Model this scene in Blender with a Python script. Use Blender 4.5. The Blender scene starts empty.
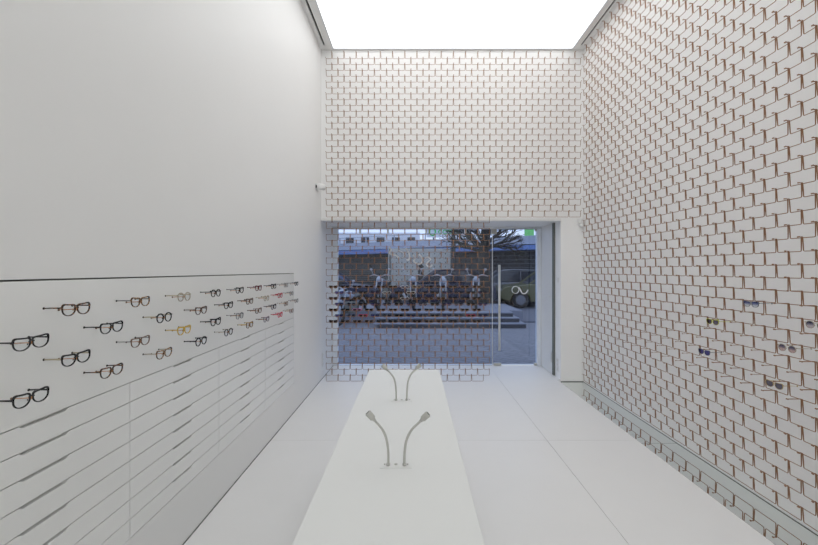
import bpy, bmesh, math, random
import numpy as np
from mathutils import Vector, Matrix
random.seed(7)
PI = math.pi
sc = bpy.context.scene
COL = sc.collection

# ------------------------------------------------------------------ camera
F = 393.0                      # focal length in pixels (818 wide)
EYE = 1.5
cam_d = bpy.data.cameras.new('camera')
cam = bpy.data.objects.new('camera', cam_d)
COL.objects.link(cam)
cam.location = (0, 0, EYE)
cam.rotation_euler = (PI / 2, 0, 0)
cam_d.sensor_width = 36
cam_d.lens = F * 36 / 818
cam_d.shift_x = -4.2 / 818
cam_d.shift_y = -2.2 / 818
cam_d.clip_start = 0.02
cam_d.clip_end = 300
sc.camera = cam

# ------------------------------------------------------------------ world, light, exposure
SKY_COL = (0.76, 0.84, 1.0)
SKY_STR = 1.3
CEIL_STR = 1.95
REAR_FILL_STR = 3.2
w = bpy.data.worlds.new('sky')
sc.world = w
w.use_nodes = True
nt = w.node_tree
nt.nodes.clear()
wo = nt.nodes.new('ShaderNodeOutputWorld')
bg = nt.nodes.new('ShaderNodeBackground')
tc = nt.nodes.new('ShaderNodeTexCoord')
nz = nt.nodes.new('ShaderNodeTexNoise')
nz.inputs['Scale'].default_value = 3
mx = nt.nodes.new('ShaderNodeMix')
mx.data_type = 'RGBA'
mx.inputs['A'].default_value = (*SKY_COL, 1)
mx.inputs['B'].default_value = (0.95, 0.97, 1.0, 1)
nt.links.new(tc.outputs['Generated'], nz.inputs['Vector'])
nt.links.new(nz.outputs['Fac'], mx.inputs['Factor'])
nt.links.new(mx.outputs['Result'], bg.inputs['Color'])
bg.inputs['Strength'].default_value = SKY_STR
nt.links.new(bg.outputs['Background'], wo.inputs['Surface'])
sc.view_settings.view_transform = 'Standard'
sc.view_settings.look = 'None'
sc.view_settings.gamma = 1
sc.view_settings.use_curve_mapping = False
sc.view_settings.exposure = 0.0

# ------------------------------------------------------------------ materials
MATS = {}
def mat(name, col, rough=0.5, metal=0.0, noise=0.03, scale=30, spec=0.5, bump=0.0, trans=0.0):
    if name in MATS: return MATS[name]
    m = bpy.data.materials.new(name)
    m.use_nodes = True
    n = m.node_tree
    p = n.nodes['Principled BSDF']
    p.inputs['Roughness'].default_value = rough
    p.inputs['Metallic'].default_value = metal
    p.inputs['Specular IOR Level'].default_value = spec
    p.inputs['Transmission Weight'].default_value = trans
    t = n.nodes.new('ShaderNodeTexCoord')
    z = n.nodes.new('ShaderNodeTexNoise')
    z.inputs['Scale'].default_value = scale
    r = n.nodes.new('ShaderNodeMix')
    r.data_type = 'RGBA'
    a = [max(0, c * (1 - noise)) for c in col]
    b = [min(1, c * (1 + noise)) for c in col]
    r.inputs['A'].default_value = (*a, 1)
    r.inputs['B'].default_value = (*b, 1)
    n.links.new(t.outputs['Object'], z.inputs['Vector'])
    n.links.new(z.outputs['Fac'], r.inputs['Factor'])
    n.links.new(r.outputs['Result'], p.inputs['Base Color'])
    if bump:
        bp = n.nodes.new('ShaderNodeBump')
        bp.inputs['Strength'].default_value = bump
        n.links.new(z.outputs['Fac'], bp.inputs['Height'])
        n.links.new(bp.outputs['Normal'], p.inputs['Normal'])
    MATS[name] = m
    return m

def two_tone(name, ca, cb, lo, hi, scale, rough=0.3):          # tortoiseshell and the like
    m = mat(name, ca, rough)
    n = m.node_tree
    z = [x for x in n.nodes if x.type == 'TEX_NOISE'][0]
    z.inputs['Scale'].default_value = scale
    r = [x for x in n.nodes if x.type == 'MIX'][0]
    r.inputs['A'].default_value = (*ca, 1)
    r.inputs['B'].default_value = (*cb, 1)
    mr = n.nodes.new('ShaderNodeMapRange')
    mr.inputs['From Min'].default_value = lo
    mr.inputs['From Max'].default_value = hi
    n.links.new(z.outputs['Fac'], mr.inputs['Value'])
    n.links.new(mr.outputs['Result'], r.inputs['Factor'])
    return m

def emis(name, col, s):
    m = bpy.data.materials.new(name); m.use_nodes = True
    n = m.node_tree; n.nodes.clear()
    o = n.nodes.new('ShaderNodeOutputMaterial'); e = n.nodes.new('ShaderNodeEmission')
    e.inputs['Color'].default_value = (*col, 1); e.inputs['Strength'].default_value = s
    n.links.new(e.outputs[0], o.inputs['Surface'])
    MATS[name] = m
    return m

def glassy(name, tint, rough=0.02, ior=1.45):                  # thin pane: clear with a fresnel reflection
    m = bpy.data.materials.new(name); m.use_nodes = True
    n = m.node_tree; n.nodes.clear()
    o = n.nodes.new('ShaderNodeOutputMaterial'); t = n.nodes.new('ShaderNodeBsdfTransparent')
    g = n.nodes.new('ShaderNodeBsdfGlossy'); f = n.nodes.new('ShaderNodeMath'); lw = n.nodes.new('ShaderNodeLayerWeight'); pw = n.nodes.new('ShaderNodeMath'); x = n.nodes.new('ShaderNodeMixShader')
    t.inputs['Color'].default_value = (*tint, 1); g.inputs['Roughness'].default_value = rough
    pw.operation = 'POWER'; pw.inputs[1].default_value = 4.5; n.links.new(lw.outputs['Facing'], pw.inputs[0])
    f.operation = 'MULTIPLY_ADD'; f.inputs[1].default_value = 0.6; f.inputs[2].default_value = 0.035 * (ior - 1) / 0.45
    n.links.new(pw.outputs[0], f.inputs[0])
    n.links.new(f.outputs[0], x.inputs[0]); n.links.new(t.outputs[0], x.inputs[1]); n.links.new(g.outputs[0], x.inputs[2])
    n.links.new(x.outputs[0], o.inputs['Surface'])
    MATS[name] = m
    return m

def gradient_lens(name, top, bot):
    m = glassy(name, top)
    n = m.node_tree
    t = [x for x in n.nodes if x.type == 'BSDF_TRANSPARENT'][0]
    c = n.nodes.new('ShaderNodeTexCoord'); s = n.nodes.new('ShaderNodeSeparateXYZ'); mr = n.nodes.new('ShaderNodeMapRange')
    r = n.nodes.new('ShaderNodeMix'); r.data_type = 'RGBA'
    mr.inputs['From Min'].default_value = -0.006; mr.inputs['From Max'].default_value = 0.012
    r.inputs['A'].default_value = (*bot, 1); r.inputs['B'].default_value = (*top, 1)
    n.links.new(c.outputs['Object'], s.inputs[0]); n.links.new(s.outputs['Z'], mr.inputs['Value'])
    n.links.new(mr.outputs['Result'], r.inputs['Factor']); n.links.new(r.outputs['Result'], t.inputs['Color'])
    return m

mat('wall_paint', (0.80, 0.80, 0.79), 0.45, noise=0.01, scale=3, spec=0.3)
mat('wall_paint_lit', (0.90, 0.90, 0.895), 0.55, noise=0.01, scale=3, spec=0.3)  # same white wall paint, lightened to offset shade behind the wire curtain
mat('panel_gloss', (0.83, 0.835, 0.82), 0.16, noise=0.008, scale=3, spec=0.5)
mat('niche', (0.30, 0.31, 0.28), 0.7)
mat('floor_white', (0.79, 0.79, 0.785), 0.38, noise=0.012, scale=5, spec=0.35)
mat('table_white', (0.76, 0.775, 0.765), 0.42, noise=0.008, scale=4, spec=0.3)
mat('ceiling_white', (0.78, 0.78, 0.77), 0.6, noise=0.01, scale=3)
mat('dark_gap', (0.03, 0.03, 0.03), 0.8)
mat('pull_grey', (0.75, 0.76, 0.72), 0.6)
mat('grey_gap', (0.15, 0.16, 0.15), 0.7)
mat('mirror_strip', (0.86, 0.89, 0.87), 0.03, metal=1.0, noise=0.01, scale=2)
mat('copper', (0.28, 0.14, 0.066), 0.42, metal=0.4, noise=0.12, scale=40)
mat('aluminium', (0.62, 0.64, 0.67), 0.35, metal=0.6)
mat('steel', (0.72, 0.71, 0.67), 0.35, metal=0.5)
mat('white_plastic', (0.78, 0.78, 0.77), 0.35)
mat('post_white', (0.78, 0.83, 0.90), 0.4)
mat('white_vinyl', (0.85, 0.86, 0.88), 0.5)
mat('lamp_metal', (0.50, 0.50, 0.47), 0.4)
mat('black', (0.012, 0.012, 0.013), 0.25)
mat('matt_black', (0.02, 0.02, 0.02), 0.6)
emis('lightbox', (1.0, 1.0, 1.0), CEIL_STR)
emis('rear_fill_panel', (1.0, 0.99, 0.97), REAR_FILL_STR)  # glow of the added fill panel behind the camera
glassy('pane', (0.80, 0.86, 0.96))
glassy('clear_lens', (0.98, 0.985, 0.99), 0.03, 1.2)

# ------------------------------------------------------------------ mesh builder
class MB:
    def __init__(self): self.v = []; self.f = []
    def add(self, vs, fs):
        o = len(self.v); self.v += [tuple(p) for p in vs]; self.f += [tuple(i + o for i in q) for q in fs]
    def box(self, x0, x1, y0, y1, z0, z1):
        vs = [(x, y, z) for x in (x0, x1) for y in (y0, y1) for z in (z0, z1)]
        self.add(vs, [(0, 1, 3, 2), (4, 6, 7, 5), (0, 4, 5, 1), (2, 3, 7, 6), (0, 2, 6, 4), (1, 5, 7, 3)]); return self
    def tube(self, pts, r, n=8, cap=True, closed=False, flat=1.0):
        pts = [Vector(p) for p in pts]; m = len(pts)
        rs = r if isinstance(r, (list, tuple)) else [r] * m
        up = None; vs = []
        for i, p in enumerate(pts):
            if closed: t = pts[(i + 1) % m] - pts[i - 1]
            else: t = pts[min(i + 1, m - 1)] - pts[max(i - 1, 0)]
            if t.length < 1e-9: t = Vector((0, 0, 1))
            t.normalize()
            if up is None:
                a = Vector((0, 0, 1)) if abs(t.z) < 0.9 else Vector((0, 1, 0))
                up = (a - t * a.dot(t)).normalized()
            else: up = (up - t * up.dot(t)).normalized()
            s = t.cross(up)
            for k in range(n):
                a = 2 * PI * (k + 0.5) / n
                vs.append(p + up * (rs[i] * math.cos(a)) + s * (rs[i] * flat * math.sin(a)))
        fs = []
        for i in range(m if closed else m - 1):
            j = (i + 1) % m
            for k in range(n):
                l = (k + 1) % n
                fs.append((i * n + k, i * n + l, j * n + l, j * n + k))
        if cap and not closed:
            fs.append(tuple(range(n - 1, -1, -1))); fs.append(tuple((m - 1) * n + k for k in range(n)))
        self.add(vs, fs); return self
    def ball(self, c, r, n=8, m=5, sx=1, sy=1, sz=1):
        c = Vector(c); vs = [c + Vector((0, 0, r * sz))]
        for i in range(1, m):
            a = PI * i / m
            for k in range(n):
                b = 2 * PI * k / n
                vs.append(c + Vector((r * sx * math.sin(a) * math.cos(b), r * sy * math.sin(a) * math.sin(b), r * sz * math.cos(a))))
        vs.append(c - Vector((0, 0, r * sz)))
        fs = [(0, 1 + k, 1 + (k + 1) % n) for k in range(n)]
        for i in range(m - 2):
            for k in range(n):
                l = (k + 1) % n; o = 1 + i * n
                fs.append((o + k, o + n + k, o + n + l, o + l))
        o = 1 + (m - 2) * n
        fs += [(o + k, len(vs) - 1, o + (k + 1) % n) for k in range(n)]
        self.add(vs, fs); return self
    def prism(self, poly, d0, d1, ax='y'):                      # poly = (a, b) pairs; extruded along ax
        def P(a, b, d): return {'y': (a, d, b), 'x': (d, a, b), 'z': (a, b, d)}[ax]
        n = len(poly)
        vs = [P(a, b, d0) for a, b in poly] + [P(a, b, d1) for a, b in poly]
        fs = [tuple(range(n)), tuple(range(2 * n - 1, n - 1, -1))]
        fs += [(i, i + n, (i + 1) % n + n, (i + 1) % n) for i in range(n)]
        self.add(vs, fs); return self
    def ring(self, inner, outer, y0, y1):                       # band between two outlines in XZ
        n = len(inner)
        vs = [(a, y, b) for y in (y0, y1) for L in (inner, outer) for a, b in L]
        fs = []
        for i in range(n):
            j = (i + 1) % n
            fs += [(i, j, n + j, n + i), (2 * n + i, 3 * n + i, 3 * n + j, 2 * n + j), (i, 2 * n + i, 2 * n + j, j), (n + i, n + j, 3 * n + j, 3 * n + i)]
        self.add(vs, fs); return self
    def build(self, name, m, parent=None, smooth=False, bevel=0.0, fix=True):
        me = bpy.data.meshes.new(name); me.from_pydata(self.v, [], self.f)
        if fix:
            b = bmesh.new(); b.from_mesh(me); bmesh.ops.recalc_face_normals(b, faces=b.faces); b.to_mesh(me); b.free()
        if smooth:
            me.polygons.foreach_set('use_smooth', [True] * len(me.polygons))
        me.materials.append(MATS[m] if isinstance(m, str) else m)
        o = bpy.data.objects.new(name, me); COL.objects.link(o)
        if parent: o.parent = parent
        if bevel:
            md = o.modifiers.new('bevel', 'BEVEL'); md.width = bevel; md.segments = 2; md.limit_method = 'ANGLE'
        return o

def empty(name, loc=(0, 0, 0), rz=0):
    o = bpy.data.objects.new(name, None); o.empty_display_size = 0.05
    COL.objects.link(o); o.location = loc; o.rotation_euler = (0, 0, rz); return o
def tag(o, label, cat, group=None, kind=None):
    o['label'] = label; o['category'] = cat
    if group: o['group'] = group
    if kind: o['kind'] = kind
    return o
def struct(o): o['kind'] = 'structure'; return o
def copy_tree(o, parent=None):
    c = o.copy(); COL.objects.link(c); c.parent = parent
    for ch in o.children: copy_tree(ch, c)
    return c
def bez(pts, n=8):                                              # smooth open curve through points
    P = [Vector(p) for p in pts]; P = [P[0] * 2 - P[1]] + P + [P[-1] * 2 - P[-2]]; out = []
    for i in range(1, len(P) - 2):
        for k in range(n):
            t = k / n
            out.append(0.5 * ((2 * P[i]) + (P[i + 1] - P[i - 1]) * t + (2 * P[i - 1] - 5 * P[i] + 4 * P[i + 1] - P[i + 2]) * t * t + (3 * P[i] - P[i - 1] - 3 * P[i + 1] + P[i + 2]) * t ** 3))
    out.append(P[-2]); return out

# ------------------------------------------------------------------ room measures (camera at x=0, y=0)
XL, XR = -1.26, 2.33           # side walls
YE, YG = 5.38, 6.20            # end wall face, glass
YB = -7.0                      # behind the camera
ZC = EYE + 3.014               # ceiling
XF = 1.98                      # edge of the raised floor
XV = 2.02                      # reveal on the door side
ZS = EYE + 0.68                # soffit of the window recess
PT, PB, DB = EYE - 0.0295, EYE - 0.50, EYE - 1.194   # display panel top, bottom; drawers bottom
PITCH = 0.802
PEND = 4.154
DH = 0.0868

# left wall with its niche
m = MB()
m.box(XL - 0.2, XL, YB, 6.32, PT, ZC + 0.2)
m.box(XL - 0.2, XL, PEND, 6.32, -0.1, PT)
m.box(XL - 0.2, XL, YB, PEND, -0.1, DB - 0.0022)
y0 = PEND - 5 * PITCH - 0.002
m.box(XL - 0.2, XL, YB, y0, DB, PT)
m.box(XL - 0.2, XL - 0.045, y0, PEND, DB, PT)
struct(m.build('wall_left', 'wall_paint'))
m = MB(); m.box(XL - 0.045, XL - 0.040, y0, PEND, DB, PT)
struct(m.build('trim_1', 'niche'))
# right wall, end wall, rear wall
struct(MB().box(XR, XR + 0.2, YB, 6.4, -0.3, ZC + 0.2).build('wall_right', 'wall_paint_lit'))
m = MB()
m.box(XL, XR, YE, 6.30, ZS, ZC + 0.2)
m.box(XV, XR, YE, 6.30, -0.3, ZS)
struct(m.build('wall_end', 'wall_paint_lit'))
struct(MB().box(XL - 0.2, XR + 0.2, YB - 0.2, YB, -0.3, ZC + 0.2).build('wall_rear', 'wall_paint_lit'))
struct(MB().box(XL, XV, YE - 0.012, YE, ZS - 0.002, ZS + 0.028).build('trim_2', 'white_plastic'))
# floor slabs with open joints
m = MB()
g = 0.0014
for (xa, xb) in ((XL + 0.004, 1.18), (1.18, XF)):
    for (ya, yb) in ((YB, 0.3), (0.3, 3.467), (3.467, YG + 0.10)):
        m.box(xa + g, min(xb - g, 1.98), ya + g, yb - g, -0.02, 0)
struct(m.build('floor', 'floor_white'))
m = MB(); m.box(XL, XF, YB, YG + 0.1, -0.06, -0.024)
m.box(XF, XR, YB, YE, -0.06, -0.034)
struct(m.build('trim_3', 'grey_gap'))
struct(MB().box(XF - 0.0012, XF + 0.002, YB, YE, -0.026, -0.001).build('trim_4', 'grey_gap'))
struct(MB().box(XF, XV, YE, YG + 0.1, -0.02, 0).build('trim_5', 'floor_white'))
# mirror-bright strip in the gutter
m = MB(); m.box(XF + 0.002, XR - 0.008, YB, 3.465, -0.034, -0.026); m.box(XF + 0.002, XR - 0.008, 3.469, YE, -0.034, -0.026)
struct(m.build('trim_6', 'mirror_strip'))
struct(MB().box(XR - 0.007, XR, YB, YE, -0.034, -0.024).build('gap_strip_right', 'grey_gap'))  # dark strip stands in for the dark gap at the wall foot
struct(MB().box(XL, XL + 0.004, YB, YG, -0.02, 0.004).build('gap_shadow_left', 'grey_gap'))  # dark strip stands for the shadow in the gap under the wall
struct(MB().box(XV, XR, YE - 0.004, YE, -0.03, -0.018).build('baseboard_end', 'grey_gap'))

# ceiling round the light box
SX0, SX1, SY0, SY1 = -1.095, 2.176, 1.6, 5.355
RY0, RY1 = -6.2, -2.6                                          # added fill panel, unseen behind the camera, brightens the walls
m = MB()
def cbox(x0, x1, yy0, yy1): m.box(x0, x1, yy0, yy1, ZC, ZC + 0.06)
cbox(XL, -1.205, YB, YE); cbox(-1.182, SX0, YB, YE); cbox(-1.205, -1.182, 5.26, YE); cbox(-1.205, -1.182, YB, -0.2)
cbox(2.262, XR, YB, YE); cbox(SX1, 2.242, YB, YE); cbox(2.242, 2.262, 5.26, YE); cbox(2.242, 2.262, YB, -0.2)
cbox(SX0, SX1, SY1, YE); cbox(SX0, SX1, RY1, SY0); cbox(SX0, SX1, YB, RY0)
m.box(XL, XR, YB, YE, ZC + 0.14, ZC + 0.2)
struct(m.build('ceiling', 'ceiling_white'))
for (x0, x1) in ((-1.205, -1.182), (2.242, 2.262)):
    e = empty('ceiling_slot', ((x0 + x1) / 2, 2.5, ZC))
    q = MB().box(-0.0115, 0.0115, -2.7, 2.76, 0.05, 0.055).build('slot_channel', 'dark_gap', e)
    q = MB().box(-0.0025, 0.0025, -2.7, 2.76, 0.004, 0.03).build('slot_blade', 'matt_black', e)
    tag(e, 'narrow black linear slot in the ceiling beside the ' + ('left wall' if x0 < 0 else 'wire curtain on the right wall'), 'air vent', 'ceiling slots')
def light_box(ya, yb, m_, label):
    e = empty('ceiling_light_box', ((SX0 + SX1) / 2, (ya + yb) / 2, ZC))
    tag(e, label, 'ceiling light')
    hx, hy = (SX1 - SX0) / 2, (yb - ya) / 2
    MB().box(-hx + 0.012, hx - 0.012, -hy + 0.012, hy - 0.012, 0.010, 0.016).build('diffuser', m_, e)
    q = MB()
    q.box(-hx, -hx + 0.012, -hy, hy, -0.003, 0.03); q.box(hx - 0.012, hx, -hy, hy, -0.003, 0.03)
    q.box(-hx, hx, -hy, -hy + 0.012, -0.003, 0.03); q.box(-hx, hx, hy - 0.012, hy, -0.003, 0.03)
    q.build('light_frame', 'aluminium', e)
light_box(SY0, SY1, 'lightbox', 'large glowing white light panel in the ceiling before the end wall')
light_box(RY0, RY1, 'rear_fill_panel', 'added unseen fill light panel in the ceiling behind the camera, brightening the walls')

# ------------------------------------------------------------------ display panel and drawers on the left wall
pn = MB().box(XL - 0.018, XL, y0 + 0.002, PEND - 0.002, PB + 0.0016, PT - 0.006).build('display_board', 'panel_gloss')
tag(pn, 'long glossy white panel on the left wall carrying rows of eyeglasses', 'wall panel')
ordn = ['first', 'second', 'third', 'fourth', 'fifth', 'sixth', 'seventh', 'eighth', 'ninth', 'tenth', 'eleventh', 'twelfth', 'thirteenth', 'fourteenth', 'fifteenth']
names = ['nearest the camera', 'second from the camera', 'in the middle', 'fourth from the camera', 'farthest from the camera']
for c in range(5):
    ya = PEND - PITCH * (5 - c)
    t = empty('drawer_cabinet', (XL, ya + PITCH / 2, DB))
    tag(t, 'flush white bank of shallow drawers in the left wall, ' + ('the one ' + names[c]), 'drawer cabinet', 'drawer banks under the display panel')
    h = PITCH / 2 - 0.0017
    for r in range(8):
        zt = PB - r * DH - DB; zb = zt - DH
        a, b2 = zb + 0.0017, zt - 0.0017
        poly = [(-h, a), (h, a), (h, b2), (0.092, b2), (0.078, b2 - 0.0085), (-0.078, b2 - 0.0085), (-0.092, b2), (-h, b2)]
        MB().prism(poly, -0.018, 0, 'x').build('drawer', 'panel_gloss', t)
        MB().box(-0.0185, -0.0182, -0.10, 0.10, b2 - 0.014, b2 - 0.0002).build('finger_pull', 'pull_grey', t)

# ------------------------------------------------------------------ wire links
W, H = 0.1634, 0.0789
def arc_link(hook=0.028, half=None, R=0.0024, n=6):
    """U of copper wire: bar below, two legs up, each leg bent over into a forward prong with a ball end (-y)."""
    mb = MB()
    b, t, c = W / 2 - 0.0062, W / 2 - 0.0034, 0.007
    def leg(s):
        p = [(s * (b - c), 0, 0), (s * (b - 0.0018), 0, 0.0018), (s * b, 0, c), (s * (b + t) / 2, -0.001, H * 0.5), (s * t, -0.003, H - 0.001),
             (s * t, -0.0045, H + 0.0050), (s * t, -0.008, H + 0.0060), (s * t, -hook, H + 0.0055)]
        return p
    if half is None: path = list(reversed(leg(-1))) + leg(1)
    else: path = [(0, 0, 0)] + (leg(1) if half > 0 else leg(-1))
    rl = [R, R, R * 1.1, R * 1.35, R * 1.35, R * 1.1, R * 0.62, R * 0.6]
    mb.tube(path, (list(reversed(rl)) + rl) if half is None else [R] + rl, n)
    ends = ([path[0], path[-1]] if half is None else [path[-1]])
    for e_ in ends: mb.ball(e_, 0.0042, 7, 5)
    if half is not None: mb.ball((0, 0, 0), 0.0026, 6, 4)
    return mb

LINKS = {}
def link_arr(key):
    if key not in LINKS:
        hook, half = key
        mb = arc_link(hook, half)
        LINKS[key] = (np.array([tuple(v) for v in mb.v], float), mb.f)
    return LINKS[key]
def big_mesh(name, items, m, parent):
    """items = (key, matrix4) -> one mesh"""
    V = []; Fc = []; o = 0
    for key, M in items:
        v, f = link_arr(key)
        V.append(v @ M[:3, :3].T + M[:3, 3]); Fc += [tuple(i + o for i in q) for q in f]; o += len(v)
    me = bpy.data.meshes.new(name); me.from_pydata(np.concatenate(V).tolist(), [], Fc)
    me.polygons.foreach_set('use_smooth', [True] * len(me.polygons)); me.materials.append(MATS[m])
    ob = bpy.data.objects.new(name, me); COL.objects.link(ob); ob.parent = parent; return ob
protos = {}
def link_part(key, M, parent, m='copper'):
    if key not in protos:
        hook, half = key
        ob = arc_link(hook, half).build('wire_link', m, None, True)
        protos[key] = ob; first = ob
    else:
        first = protos[key].copy(); COL.objects.link(first)
    first.parent = parent; first.matrix_local = Matrix(M.tolist()); return first
def mtx(x, y, z, rz, jit=0.0):
    a = rz + random.uniform(-jit, jit); b = random.uniform(-jit, jit) * 0.5
    M = Matrix.Translation((x, y, z)) @ Matrix.Rotation(a, 4, 'Z') @ Matrix.Rotation(b, 4, 'Y')
    return np.array([list(r) for r in M])

ROWS = 56
def hook_len(z):
    v = z - EYE
    return 0.088 if -0.80 < v < -0.06 else 0.028

# right wall curtain: bars run along y
XC = 2.273
items = []
for k in range(ROWS):
    z = EYE - 1.467 + (ROWS - 1 - k) * H
    par = (ROWS - 1 - k) % 2                                   # bottom row has joints on the whole lattice
    hk = hook_len(z + H)
    n0 = -7
    for n in range(n0, 17):
        yc = 2.458 + W * (n + 0.5) + (W / 2 if par else 0)
        if hk > 0.05 and yc > 3.2: hk = 0.046
        else: hk = hook_len(z + H)
        if hk < 0.03 or yc > 4.2: hk = 0.024
        if par and n == 16:
            items.append((yc, z, (hk, 1)))                     # half link closes the far edge
            continue
        items.append((yc, z, (hk, None)))
cr = empty('wire_link_curtain', (XC, 2.6, 0.03))
tag(cr, 'wall-high curtain of linked copper wire hooks covering the right wall', 'wire curtain')
vis = [i for i, (yc, z, key) in enumerate(items) if XC / max(yc, .1) * F < 396 and abs(z - EYE) / yc * F < 262 and key[1] is None]
vis.sort(key=lambda i: items[i][0])
chosen = set(vis[:100]); rest = []
for i, (yc, z, key) in enumerate(items):
    M = mtx(0, yc - 2.6, z - 0.03, -PI / 2, 0.02)
    if i in chosen: link_part(key, M, cr)
    else: rest.append((key, M))
o = big_mesh('wire_link', rest, 'copper', cr); o['kind'] = 'stuff'
MB().box(0.0, 0.004, -1.3, 2.66, EYE + 2.955 - 0.03, EYE + 2.959 - 0.03).build('hanging_rail', 'white_plastic', cr)

# end wall and window curtain: bars run along x
YC = 5.29
IX = lambda i: (325.9 - 413.2 + 6.07 * i) * YC / F
ZK = lambda k: EYE + 2.848 - H * k
WB = 12.14 * YC / F
cb = empty('wire_link_curtain', (0, YC, 0))
tag(cb, 'curtain of linked copper wire hooks hanging before the end wall and shop window', 'wire curtain')
items = []
for k in range(ROWS):
    z = ZK(k); last = 42 if k < 28 else 27
    out = k >= 28
    key = 0.086 if 39 <= k - 1 <= 46 else 0.028
    a = 0 if k % 2 else 1
    if a == 1: items.append((IX(0) if not out else IX(0), z, (key, 1 if not out else -1), out))
    i = a
    while i + 2 <= last:
        items.append((IX(i + 1), z, (key, None), out)); i += 2
    if i + 1 == last and k != 55: items.append((IX(last), z, (key, -1 if not out else 1), out))
rest = []; full = [j for j, it in enumerate(items) if it[2][1] is None and it[1] < EYE - 0.1 and it[0] < 1.1]
full.sort(key=lambda j: abs(items[j][1] - 0.55)); chosen = set(full[:100])
for j, (x, z, key, out) in enumerate(items):
    M = mtx(x, 0, z, PI if out else 0, 0.012)
    if j in chosen: link_part(key, M, cb)
    else: rest.append((key, M))
o = big_mesh('wire_link', rest, 'copper', cb); o['kind'] = 'stuff'
MB().box(IX(0), IX(42), 0.0, 0.004, ZK(-1) + 0.006, ZK(-1) + 0.010).build('hanging_rail', 'white_plastic', cb)

# ------------------------------------------------------------------ eyewear
two_tone('tortoise', (0.015, 0.008, 0.005), (0.30, 0.12, 0.03), 0.50, 0.66, 120)
two_tone('light_tortoise', (0.03, 0.015, 0.008), (0.45, 0.24, 0.07), 0.46, 0.60, 120)
mat('frame_clear', (0.48, 0.44, 0.36), 0.25); mat('frame_beige', (0.50, 0.43, 0.30), 0.3)
mat('frame_yellow', (0.62, 0.42, 0.07), 0.25); mat('frame_red', (0.45, 0.015, 0.04), 0.25)
mat('frame_darkred', (0.14, 0.02, 0.03), 0.25); mat('frame_crimson', (0.62, 0.01, 0.06), 0.25)
mat('frame_grey', (0.22, 0.22, 0.22), 0.3); mat('frame_brown', (0.14, 0.07, 0.035), 0.3)
mat('frame_navy', (0.02, 0.025, 0.05), 0.25); mat('frame_metal', (0.16, 0.16, 0.17), 0.3, metal=0.5)
mat('frame_gold', (0.50, 0.38, 0.16), 0.3, metal=0.5); mat('frame_purple', (0.12, 0.09, 0.13), 0.3)
mat('frame_white', (0.72, 0.72, 0.68), 0.3); mat('frame_lime', (0.55, 0.55, 0.03), 0.3); mat('frame_pink', (0.65, 0.1, 0.35), 0.3)
mat('peg_copper', (0.52, 0.24, 0.09), 0.35, metal=0.3)
glassy('dark_lens', (0.13, 0.13, 0.15), 0.05); glassy('smoke_lens', (0.42, 0.40, 0.46), 0.05); glassy('blue_lens', (0.34, 0.33, 0.58), 0.05)
glassy('brown_lens', (0.18, 0.10, 0.07), 0.05)
gradient_lens('blue_fade', (0.28, 0.32, 0.55), (0.85, 0.87, 0.90)); gradient_lens('pink_fade', (0.30, 0.30, 0.42), (0.84, 0.72, 0.71))
gradient_lens('grey_fade', (0.24, 0.26, 0.38), (0.78, 0.74, 0.76))

def outline(shape, grow=0.0, n=30):
    """one lens outline centred on 0,0; x>0 is the outer side"""
    if shape == 'round':   a, b, e, fl, ft = 0.0218, 0.0188, 2.0, 0.000, 0.0
    elif shape == 'panto': a, b, e, fl, ft = 0.0238, 0.0172, 2.3, 0.0036, 0.16
    elif shape == 'square': a, b, e, fl, ft = 0.0245, 0.0165, 2.9, 0.0034, 0.10
    elif shape == 'cat':   a, b, e, fl, ft = 0.0245, 0.0165, 2.5, 0.0050, 0.10
    else:                  a, b, e, fl, ft = 0.0240, 0.0150, 3.0, 0.0015, 0.10
    out = []
    for i in range(n):
        t = 2 * PI * i / n; c, s = math.cos(t), math.sin(t)
        ee = e if shape == 'round' else (e + 1.0 if s > 0 else 2.15)
        x = (a + grow) * math.copysign(abs(c) ** (2 / ee), c); z = (b + grow) * math.copysign(abs(s) ** (2 / ee), s)
        if z > 0: z *= (1 - ft * (1 - abs(x) / (a + grow)) ** 2 * 0.6)
        x *= 1 + (0.04 if shape == 'round' else 0.10) * (z / b)
        if x > 0 and z > 0: z += fl * (x / a) * (z / b)
        out.append((x, z))
    return out

PROTO = {}
def eyewear(shape, fm, tm, lens, th=0.0026, temple=0.065, name='eyeglasses', cap='matt_black'):
    key = (shape, fm, tm, lens, th, temple)
    if key in PROTO: return copy_tree(PROTO[key])
    t = empty(name)
    cx = 0.0305
    mb = MB()
    for s in (-1, 1):
        inn = [(s * (x + cx), z) for x, z in outline(shape)]; ou = [(s * (x + cx), z + (th * 0.55 if z > 0 else 0)) for x, z in outline(shape, th)]
        mb.ring(inn, ou, -0.002, 0.002)
        zt = 0.0115
        mb.box(*(sorted((s * 0.0545, s * 0.0590))), -0.002, 0.003, zt - 0.003, zt + 0.003)          # end piece
    mb.tube([(-0.0085, 0, 0.006), (-0.004, -0.001, 0.009), (0.004, -0.001, 0.009), (0.0085, 0, 0.006)], max(0.0016, th * 0.75), 6)
    mb.build('frame', fm, t, False)
    for s in (-1, 1):
        pts = [(s * 0.057, 0.002, 0.010), (s * 0.0572, temple * 0.5, 0.010), (s * 0.056, temple, 0.009)]
        tp = MB().tube(pts, [th * 1.0, th * 0.85, th * 0.75], 6, flat=0.6).build('temple', tm, t, True)
        MB().ball((s * 0.056, temple - 0.001, 0.009), 0.0046, 8, 5).build('tip_cap', cap, tp, True)
        L = [(s * (x + cx), z) for x, z in outline(shape, 0.0004)]
        MB().prism(L, -0.0006, 0.0006, 'y').build('lens', lens, t)
        pad = MB().ball((s * 0.0085, 0.004, -0.002), 0.0022, 6, 4, 0.6, 1, 1.4).build('nose_pad', 'frame_clear' if fm != 'black' else 'matt_black', t, True)
    PROTO[key] = t
    return t

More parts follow.
